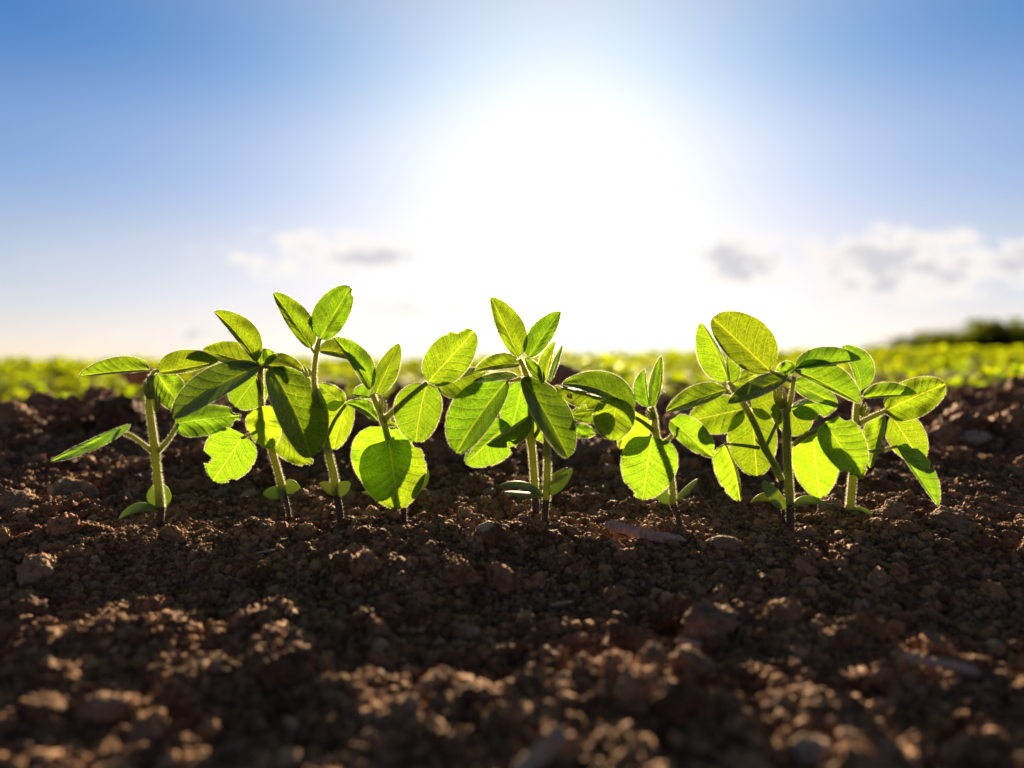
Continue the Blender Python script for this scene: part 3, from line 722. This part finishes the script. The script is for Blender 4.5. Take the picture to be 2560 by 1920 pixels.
p.leaf((632, 690), (918, 372), 138, 128, sh='r', z=(-.3, .6), bites=[(-1, .86, .085, .30), (-1, .70, .03, .05)], label='large round leaf with notched top')
p.leaf((622, 700), (552, 1070), 128, 168, sh='r', z=(-.3, -.7), bend=-8)
p.leaf((690, 712), (992, 622), 62, 118, sh='o', z=(-.2, 2.2))
p.old((385, 1090), (447, 1492), 208, 210, sh='h', z=(-.3, -1.0), lobe=.10, cup=.5, bites=[(1, .0, .0001, .0), (-1, .11, .04, .18), (-1, .30, .02, .05)], label='broad heart-shaped leaf facing the camera')
p.old((402, 1018), (335, 1405), 150, 232, sh='h', z=(.4, .2), lobe=.12)
p.old((385, 1040), (465, 1062), 34, 34, sh='o', z=(.4, 1.4))
p.cot((560, 1375), (626, 1238), 26, 40, z=(.6, .9)); p.cot((300, 1398), (210, 1384), 11, 10, z=(.4, .8))
# 5 and 6: the middle pair
p = Plant('D', (708, 1615), 'middle seedling, left stem of the close pair, with ragged leaves low down', D=.492)
p.stem([(700, 1410), (692, 1280), (682, 1150), (672, 1040), (672, 900), (672, 760)], 23, 20, ([(708, 1640), (704, 1520), (700, 1405)], 26, 22), hair=2200, swell=[(.56, .2)])
p.leaf((622, 690), (548, 1010), 115, 108, sh='r', z=(.6, 2.0))
p.old((530, 950), (262, 1205), 150, 92, sh='h', z=(.5, 1.6), bites=[(1, .80, .05, .45), (-1, .25, .05, .2), (-1, .75, .03, .1)], label='low sunlit ragged leaf')
p.old((668, 905), (392, 1085), 92, 20, sh='o', z=(-.6, -2.0), holes=[(-.55, .52, .18, .07)], bites=[(-1, .62, .06, .4), (1, .93, .05, .4)], bend=12, label='folded olive leaf with holes')
p.tube('petiole', [(655, 1042), (632, 1030), (612, 1010)], 13, 10, hair=100, n=10)
p.tube('petiole', [(692, 1040), (722, 985), (705, 940), (668, 905)], 13, 9, dz=(0, -.6), hair=150, n=20)
p.old((690, 930), (880, 1060), 60, 90, sh='h', z=(.4, 1.8))
p.old((930, 985), (1080, 1015), 45, 45, sh='o', z=(2.2, 2.8))
p = Plant('D', (757, 1600), 'middle seedling, right stem of the close pair, tallest leaves before the sun', D=.474)
p.stem([(768, 1430), (774, 1290), (776, 1160), (768, 1020), (735, 850), (680, 730), (645, 650), (622, 590), (600, 545)], 24, 12, ([(756, 1640), (760, 1540), (768, 1430)], 20, 22), hair=2600, dz=(0, -.2), swell=[(.8, .2)])
p.leaf((596, 536), (421, 160), 52, 118, sh='y', z=(-.2, .2), al=-.5, ar=.8)
p.leaf((655, 535), (857, 248), 92, 56, sh='y', z=(.2, .8), al=.8, ar=-.5)
p.leaf((766, 684), (826, 436), 66, 10, sh='y', z=(.2, .2), al=.7, ar=.1, bend=6)
p.leaf((792, 690), (871, 458), 24, 14, sh='o', z=(.3, .6))
p.leaf((722, 668), (634, 540), 26, 44, sh='o', z=(-.2, -.4))
p.leaf((606, 576), (322, 618), 28, 72, sh='o', z=(0, 1.0), bend=-12)
p.leaf((522, 684), (205, 1138), 92, 192, sh='b', z=(-.6, -3.9), bend=-14, label='big shaded leaf drooping left')
p.leaf((618, 662), (905, 1168), 148, 76, sh='b', z=(-.6, -4.0), bend=14, label='big drooping leaf hanging right')
p.leaf((592, 662), (308, 692), 12, 42, sh='o', z=(-.3, -1.0), bend=-4)
p.tube('petiole', [(650, 690), (612, 672), (520, 684)], 15, 12, dz=(-.2, -.6), hair=160, n=16)
p.bud((745, 700), (730, 600), 26, z=-.2, hair=120)
p.cot((752, 1412), (474, 1342), 20, 34, z=(-.3, -.7), bend=-28); p.cot((740, 1405), (500, 1382), 22, 18, z=(.3, .2), bend=4)
p.cot((786, 1398), (932, 1238), 32, 42, z=(-.2, -.3)); p.cot((722, 1350), (905, 1228), 20, 34, z=(.5, .9))
# 7
p = Plant('E', (762, 1615), 'seedling right of the middle pair with narrow upright young leaves', D=.474)
p.stem([(708, 1460), (706, 1370), (690, 1270), (660, 1170), (622, 1080), (596, 990), (592, 920), (572, 850)], 20, 18, ([(765, 1640), (745, 1550), (708, 1452)], 15, 20), hair=2400, swell=[(.7, .25)])
p.leaf((560, 848), (533, 610), 78, 12, sh='y', z=(0, .2), al=.6, ar=-.1, bend=10)
p.leaf((580, 852), (637, 528), 54, 26, sh='y', z=(0, .3), al=.7, ar=-.3, bend=-8)
p.bud((590, 930), (545, 860), 30, z=-.3)
p.tube('petiole', [(590, 1000), (530, 950), (452, 902)], 14, 11, dz=(0, -.6), hair=220, n=18)
p.old((480, 878), (378, 1112), 128, 66, sh='h', z=(.4, 1.0), label='green leaf behind the round bluish leaf')
p.leaf((470, 870), (15, 700), 40, 122, sh='o', z=(.2, 1.8), bend=-45, R_=.36, label='wide arching leaf, bright and finely veined')
p.leaf((282, 795), (-30, 715), 95, 22, sh='o', z=(-.6, .6), holes=[(-.5, .68, .22, .06)], bites=[(-1, .35, .06, .3)], label='dark leaf with chewed holes')
p.leaf((330, 860), (60, 900), 72, 66, sh='o', z=(-.1, .6))
p.old((358, 792), (318, 1056), 130, 132, sh='r', z=(-1.2, -3.4), cup=-.3, label='round bluish leaf facing the camera')
p.tube('petiole', [(452, 902), (400, 830), (356, 796)], 10, 8, dz=(-.6, -1.2), hair=60, n=10)
p.old((570, 1065), (520, 1432), 186, 168, sh='h', z=(-.3, -1.0), lobe=.10, bites=[(1, .88, .05, .3), (1, .80, .03, .15), (-1, .97, .02, .3)], label='heart-shaped leaf with bitten lower edge')
p.tube('petiole', [(618, 1065), (680, 1050), (742, 972)], 12, 10, dz=(0, -.2), hair=160, n=16)
p.old((738, 972), (962, 1160), 110, 60, sh='h', z=(-.2, .5), lobe=.22, bites=[(1, .75, .05, .2), (-1, .92, .03, .2)])
p.cot((696, 1448), (592, 1395), 34, 52, z=(.2, .6), bend=-6); p.cot((728, 1435), (868, 1298), 20, 26, z=(-.1, .2))
# 8
p = Plant('E', (1412, 1600), 'leaning seedling, left stem of the right-hand pair, with bright broad leaves', D=.484)
p.stem([(1392, 1310), (1345, 1210), (1285, 1105), (1255, 1030), (1200, 910), (1135, 800), (1075, 715)], 20, 18, ([(1415, 1640), (1412, 1480), (1392, 1305)], 22, 20), hair=2300, swell=[(.32, .25)])
p.leaf((1055, 684), (886, 318), 128, 22, sh='y', z=(0, .4), al=.7, ar=.5, bend=-14, label='tall leaf folded along its straight midrib')
p.leaf((1075, 702), (1050, 498), 15, 68, sh='y', z=(.2, .8))
p.leaf((1042, 740), (668, 876), 40, 88, sh='y', z=(-.1, -.9), bend=-6)
p.leaf((1085, 705), (1295, 622), 56, 66, sh='o', z=(.4, 1.8))
p.leaf((1160, 860), (812, 938), 120, 118, sh='r', z=(.9, 2.4), label='bright broad leaf behind the leaning stem')
p.leaf((1205, 850), (1238, 1282), 142, 165, sh='r', z=(.8, 1.6), label='long bright leaf hanging behind the leaning stem')
p.leaf((1200, 845), (1372, 790), 98, 110, sh='r', z=(.9, 2.0))
p.tube('petiole', [(1075, 715), (1058, 690)], 12, 9, hair=50, n=8)
p.tube('petiole', [(1250, 1105), (1150, 1090), (1035, 1078)], 12, 8, dz=(0, -.5), hair=260, n=18)
p.old((1032, 1080), (1132, 1438), 18, 118, sh='o', z=(-.5, -1.2), bend=18, al=-.8, ar=.6, bites=[(1, .72, .03, .12)], label='narrow folded leaf hanging down')
p.tube('petiole', [(1296, 1092), (1330, 1020), (1366, 938)], 11, 9, dz=(0, .3), hair=160, n=14)
p.old((1385, 920), (1345, 830), 45, 40, sh='o', z=(.3, -.2), bites=[(-1, .6, .1, .2)])
p.bud((1130, 790), (1085, 735), 30, z=-.3)
p.bud((1262, 1090), (1225, 1040), 12, z=-.3, hair=60)
# 9
p = Plant('F', (485, 1610), 'straight seedling, right stem of the right-hand pair, dark hairy bud at its tip', D=.472)
p.stem([(482, 1440), (476, 1300), (466, 1130), (462, 1000), (460, 860), (448, 760), (428, 700)], 27, 22, ([(487, 1650), (484, 1540), (482, 1435)], 28, 27), hair=3000, swell=[(.56, .2)])
p.bud((430, 780), (395, 600), 56, z=-.3, hair=500)
p.tube('petiole', [(470, 800), (492, 690), (512, 560)], 17, 13, dz=(0, -.7), hair=300, n=20)
p.tube('petiole', [(1318, 620), (1400, 660), (1452, 690)], 9, 10, dz=(0, -.6), fr='E', hair=60, n=12)
p.leaf((1316, 618), (958, 288), 112, 192, sh='r', z=(-.2, -.8), fr='E', bend=0, label='largest upright leaf with a leaf-shaped shadow on it')
p.leaf((1432, 655), (1055, 824), 46, 76, sh='y', z=(-.6, -2.0), fr='E', label='dark narrow leaf pointing left')
p.leaf((515, 512), (966, 742), 150, 26, sh='r', z=(-.7, -2.6), bend=12, al=.5, ar=-.6, label='dark cupped leaf in the front')
p.leaf((520, 502), (975, 438), 112, 20, sh='o', z=(-.6, .2), bend=10)
p.leaf((512, 600), (810, 750), 95, 55, sh='o', z=(.4, 1.8))
p.leaf((518, 490), (385, 540), 40, 60, sh='o', z=(.5, 1.6))
p.leaf((492, 770), (815, 748), 40, 110, sh='o', z=(.1, 1.0), bend=14, bites=[(1, .6, .06, .3)])
p.leaf((470, 760), (580, 950), 130, 125, sh='r', z=(1.0, 2.2))
p.tube('petiole', [(505, 1030), (600, 965), (742, 898)], 16, 14, dz=(0, -.8), hair=420, n=22)
p.old((740, 898), (975, 1258), 178, 118, sh='h', z=(-.8, -3.0), lobe=.08, cup=.3, bites=[(1, .80, .06, .3), (1, .92, .05, .5), (-1, .10, .05, .22), (-1, .88, .04, .25)], label='dark bitten leaf facing the camera')
p.old((640, 975), (692, 1398), 165, 160, sh='h', z=(.6, 1.3), lobe=.06, label='broad leaf with a bright sunlit patch')
p.cot((450, 1475), (292, 1275), 40, 58, z=(-.2, -.6), bend=10); p.cot((476, 1470), (732, 1448), 40, 22, z=(-.2, -.6), bend=42)
p.cot((410, 1450), (208, 1432), 18, 44, z=(.2, 0), bend=-40)
# 10
p = Plant('F', (890, 1560), 'rightmost seedling with a leaf drooping down to the right', D=.482)
p.stem([(897, 1480), (905, 1380), (916, 1250), (928, 1100), (940, 900), (945, 780), (962, 690)], 28, 18, ([(888, 1600), (892, 1540), (897, 1475)], 24, 28), hair=2600)
p.leaf((975, 655), (850, 345), 34, 122, sh='r', z=(.1, .6), al=-.6, ar=.8, bend=-30)
p.leaf((982, 702), (1360, 676), 88, 16, sh='y', z=(0, -.8), al=.7, ar=-.8, bend=6)
p.bud((985, 830), (1010, 740), 40, z=-.3)
p.tube('petiole', [(945, 890), (1040, 840), (1142, 795)], 19, 14, dz=(0, -.2), hair=400, n=20)
p.leaf((1142, 797), (1556, 610), 128, 138, sh='r', z=(-.2, -.9), bend=6, label='large leaf pointing right with sunlit ribs')
p.leaf((1185, 830), (1395, 1145), 138, 118, sh='r', z=(-.1, 1.4), label='bright leaf below the large right leaf')
p.leaf((1130, 828), (1035, 1185), 36, 112, sh='r', z=(.2, 1.4))
p.tube('petiole', [(1142, 797), (1200, 832)], 12, 9, dz=(-.2, -.1), hair=50, n=8)
p.tube('petiole', [(930, 1075), (1085, 1070), (1228, 1038)], 13, 9, dz=(0, -.7), hair=260, n=18)
p.old((1226, 1036), (1506, 1452), 118, 18, sh='o', z=(-.7, -1.6), bend=6, al=.8, ar=-.7, bites=[(-1, .50, .04, .2), (-1, .12, .05, .2)], label='leaf drooping to the soil on the right')
p.cot((905, 1482), (868, 1565), 52, 40, z=(-.1, -.2)); p.cot((890, 1475), (1078, 1560), 22, 46, z=(-.1, -.5), bend=34)

# ------------------------------------------------------------------ rows of seedlings beyond the crest
def free_leaf(base, d, up, L, w, bend=.3, ns=5, nt=9, fold=.25, acc=None):
    """a leaf in plant space as a cupped grid"""
    d = np.array(d, float); d /= np.linalg.norm(d); sd = np.cross(d, up); sd /= np.linalg.norm(sd); nr = np.cross(sd, d)
    S_, T_ = np.meshgrid(np.linspace(-1, 1, ns), np.linspace(0, 1, nt)); pr = np.sin(np.pi * T_ ** .75) ** .65
    V = np.array(base)[None, None] + d * (T_ * L)[..., None] + sd * (S_ * w * pr)[..., None] \
        + nr * ((-bend * T_ ** 2 * L) + fold * w * np.abs(S_) * pr)[..., None]
    ii = np.arange(ns * nt).reshape(nt, ns); f = np.stack([ii[:-1, :-1], ii[:-1, 1:], ii[1:, 1:], ii[1:, :-1]], -1).reshape(-1, 4)
    return V.reshape(-1, 3), f
def far_parts(seed, H=.13, many=1.0):
    q = np.random.default_rng(seed); stem = spline([(0, 0, 0), (.004 * q.normal(), .004 * q.normal(), H * .5), (.008 * q.normal(), .008 * q.normal(), H * .95)], 10)
    sv, sf = tube(stem, np.linspace(.0026, .0016, 10), 7)
    lv = []
    a0 = q.random() * 6.28
    for k_ in range(2):                                    # first leaves
        a = a0 + k_ * math.pi; d = (math.cos(a), math.sin(a), .1 + .2 * q.normal())
        lv.append(free_leaf(stem[5] + np.array(d) * .012, d, (0, 0, 1), .042, .019, .35 + .2 * q.random()))
    for lev, (zz, n) in enumerate(((7, 3), (9, 3), (9, 2))):
        a = a0 + 1.57 + lev * 2.2; pl = (.02, .014, .004)[lev]
        c = stem[zz] + np.array((math.cos(a), math.sin(a), .8)) * pl
        for j in range(n):
            b = a + (j - (n - 1) / 2) * 1.5 + .2 * q.normal(); d = (math.cos(b), math.sin(b), (.15, .5, 1.2)[lev] + .25 * q.normal())
            L = (.052, .046, .036)[lev] * (1 + .12 * q.normal())
            lv.append(free_leaf(c, d, (0, 0, 1), L, L * .36, (.5, .3, .1)[lev], fold=(.2, .35, .6)[lev]))
    return (sv, sf), lv
PROTO = []
for sd in range(6):
    (sv, sf), lv = far_parts(100 + sd)
    r_ = bpy.data.objects.new('young_soybean_plant', None); r_.location = (0, 0, 0)
    parts = []
    me = bpy.data.meshes.new('stem'); me.from_pydata([tuple(x) for x in sv], [], sf); me.materials.append(M_STEM); parts.append(('stem', me))
    for (v, f) in lv:
        me = bpy.data.meshes.new('leaf'); me.from_pydata([tuple(x) for x in v], [], [tuple(int(i) for i in x) for x in f]); me.materials.append(M_BGLEAF)
        me.polygons.foreach_set('use_smooth', np.ones(len(me.polygons), bool)); parts.append(('leaf', me))
    # the same plant as one small mesh, for rows where no part can be told
    V = sv; FF = [tuple(int(i) for i in x) for x in sf]; mi = [0] * len(FF)
    for (v, f) in lv: FF += [tuple(int(i) + len(V) for i in x) for x in f]; mi += [1] * len(f); V = np.vstack([V, v])
    om = bpy.data.meshes.new('young_soybean_plant'); om.from_pydata([tuple(x) for x in V], [], FF); om.materials.append(M_STEM); om.materials.append(M_BGLEAF)
    om.polygons.foreach_set('material_index', mi); om.polygons.foreach_set('use_smooth', np.ones(len(om.polygons), bool))
    PROTO.append((parts, om))
rr = random.Random(5)
def row(y0, slope, x0, x1, step, whole, scale, jitter=.03):
    x = x0
    while x < x1:
        y = y0 - slope * x - (.16 * max(0, x) if y0 < 2 else 0) + rr.uniform(-jitter, jitter); xx = x + rr.uniform(-.01, .01)
        z = float(height(np.array([xx]), np.array([y]))[0]) - .004
        parts, om = PROTO[rr.randrange(6)]; sc = scale * rr.uniform(.75, 1.15)
        side = 'left' if xx < -.25 * y else ('right' if xx > .3 * y else 'middle')
        if whole:
            o = bpy.data.objects.new('young_soybean_plant', om); link(o)
            tag(o, 'small blurred green soybean plant deep in the rows beyond the soil crest, %s part' % side, 'plant', 'far soybean plants, %s part' % side)
        else:
            o = empty('young_soybean_plant', (0, 0, 0)); 
            for nm, me in parts: link(bpy.data.objects.new(nm, me), o)
            tag(o, 'out-of-focus green soybean plant in the first row beyond the soil crest, %s part' % side, 'plant', 'soybean plants just beyond the crest, %s part' % side)
        o.location = (xx, y, z); o.rotation_euler = (rr.uniform(-.12, .12), rr.uniform(-.12, .12), rr.uniform(0, 6.28)); o.scale = (sc,) * 3
        x += step * rr.uniform(.7, 1.3)
row(1.62, .22, -1.35, 1.15, .052, False, .74)
row(1.72, 0, .02, .42, .10, False, .98)
row(2.25, .22, -1.9, 1.75, .068, True, .80)
row(2.90, .22, -2.5, 2.3, .08, True, .85)
# the rest of the field: closed green cover nobody could count
fv = []; ff = []; n = 9000; off = 0
yy = 3.2 * (90 / 3.2) ** rng.random(n); xx = (rng.random(n) * 2 - 1) * (.85 * yy + 1)
zz = height(xx, yy, False)
base_v, base_f = [], []
for i in range(6):
    V = np.array([v.co[:] for v in PROTO[i][1].vertices]); Fq = [tuple(p_.vertices) for p_ in PROTO[i][1].polygons if p_.material_index == 1]
    base_v.append(V); base_f.append(np.array(Fq))
vs, fs = [], []
for i in range(n):
    lvl = max(1.0, yy[i] / 9)
    # coarse plants: every leaf kept as its four-sided outline
    k_ = i % 6; V = base_v[k_]; a = rng.random() * 6.28; ca, sa = math.cos(a), math.sin(a); s_ = rng.uniform(.8, 1.2)
    ws = s_ * lvl ** .9; hs = s_ * (1 + .06 * lvl)
    W_ = np.stack([(V[:, 0] * ca - V[:, 1] * sa) * ws + xx[i], (V[:, 0] * sa + V[:, 1] * ca) * ws + yy[i], V[:, 2] * hs + zz[i]], -1)
    Fq = base_f[k_]
    if yy[i] > 6: Fq = Fq[::2]
    if yy[i] > 6:
        used = np.unique(Fq); mp = np.zeros(len(V), int); mp[used] = np.arange(len(used)); W_ = W_[used]; Fq = mp[Fq]
    vs.append(W_); fs.append(Fq + off); off += len(W_)
crop = mesh_obj('soybean_crop', np.vstack(vs), np.vstack(fs), M_BGLEAF)
tag(crop, 'green soybean crop covering the distant field up to the horizon', 'crop', kind='stuff')

# ------------------------------------------------------------------ bushes and the far hedge
def bush(x, y, w, h, label, seed, name='bush', n=4200, trunk=True):
    q = np.random.default_rng(seed); z0 = float(height(np.array([x]), np.array([y]), False)[0])
    e = empty(name, (x, y, z0)); tag(e, label, 'bush', 'dark bushes on the horizon at the right')
    tv, tf = tube(spline([(x, y, z0 - .05), (x + .05 * w, y, z0 + h * .3), (x - .05 * w, y, z0 + h * .7)], 10), np.linspace(.05, .02, 10) * w, 7)
    mesh_obj('trunk', tv, tf, M_WOOD, e)
    cl = q.normal(size=(34, 3)) * np.array([.30 * w, .3 * w, .20 * h]) + np.array([0, 0, h * .5]); cl[:, 2] = np.clip(cl[:, 2], h * .12, h * .88)
    c = cl[q.integers(0, 34, n)] + q.normal(size=(n, 3)) * np.array([.09 * w, .09 * w, .08 * h]); c[:, 2] = np.abs(c[:, 2])
    a = q.normal(size=(n, 3)); a /= np.linalg.norm(a, axis=1)[:, None]; b = np.cross(a, q.normal(size=(n, 3))); b /= np.linalg.norm(b, axis=1)[:, None]
    s_ = q.uniform(.03, .07, (n, 1)) * 2.2
    v = np.stack([c - a * s_, c + b * s_ * .55, c + a * s_, c - b * s_ * .55], 1).reshape(-1, 3) + np.array([x, y, z0])
    mesh_obj('crown', v, np.arange(4 * n).reshape(n, 4), M_BUSH, e, smooth=False)
for i, (px, topy, wpx, lab) in enumerate(((2240, 862, 110, 'lowest dark bush at the left end of the bush row'), (2310, 842, 120, 'low dark bush second from the left in the bush row'),
        (2385, 824, 120, 'dark bush in the middle of the bush row'), (2450, 808, 110, 'dark bush just left of the tallest in the bush row'), (2500, 798, 90, 'tallest dark bush near the right end of the bush row'), (2550, 836, 60, 'dark bush at the right edge of the picture'))):
    y = 38.0 + (i % 3); x = (px - 1280) / F * y; z0 = float(height(np.array([x]), np.array([y]), False)[0])
    top = CAMH + (HOR - topy) / F * y
    bush(x, y, wpx / F * y * 1.5, max(.5, top - z0) * 1.0, lab, 50 + i)
n = 16000
hx = rng.uniform(-260, 60, n); hy = 230 + rng.uniform(-4, 4, n); hz = rng.random(n) * (1.3 + .8 * pn(hx * .03, 1.0, 0)) + height(hx, hy, False)
c = np.stack([hx, hy, hz], -1); a = rng.normal(size=(n, 3)) * .28; b = rng.normal(size=(n, 3)) * .22
v = np.stack([c - a, c + b, c + a, c - b], 1).reshape(-1, 3)
tag(mesh_obj('far_hedge', v, np.arange(4 * n).reshape(n, 4), M_BUSH, smooth=False), 'thin dark green line of far vegetation along the left horizon', 'vegetation', kind='stuff')
print('faces ok')
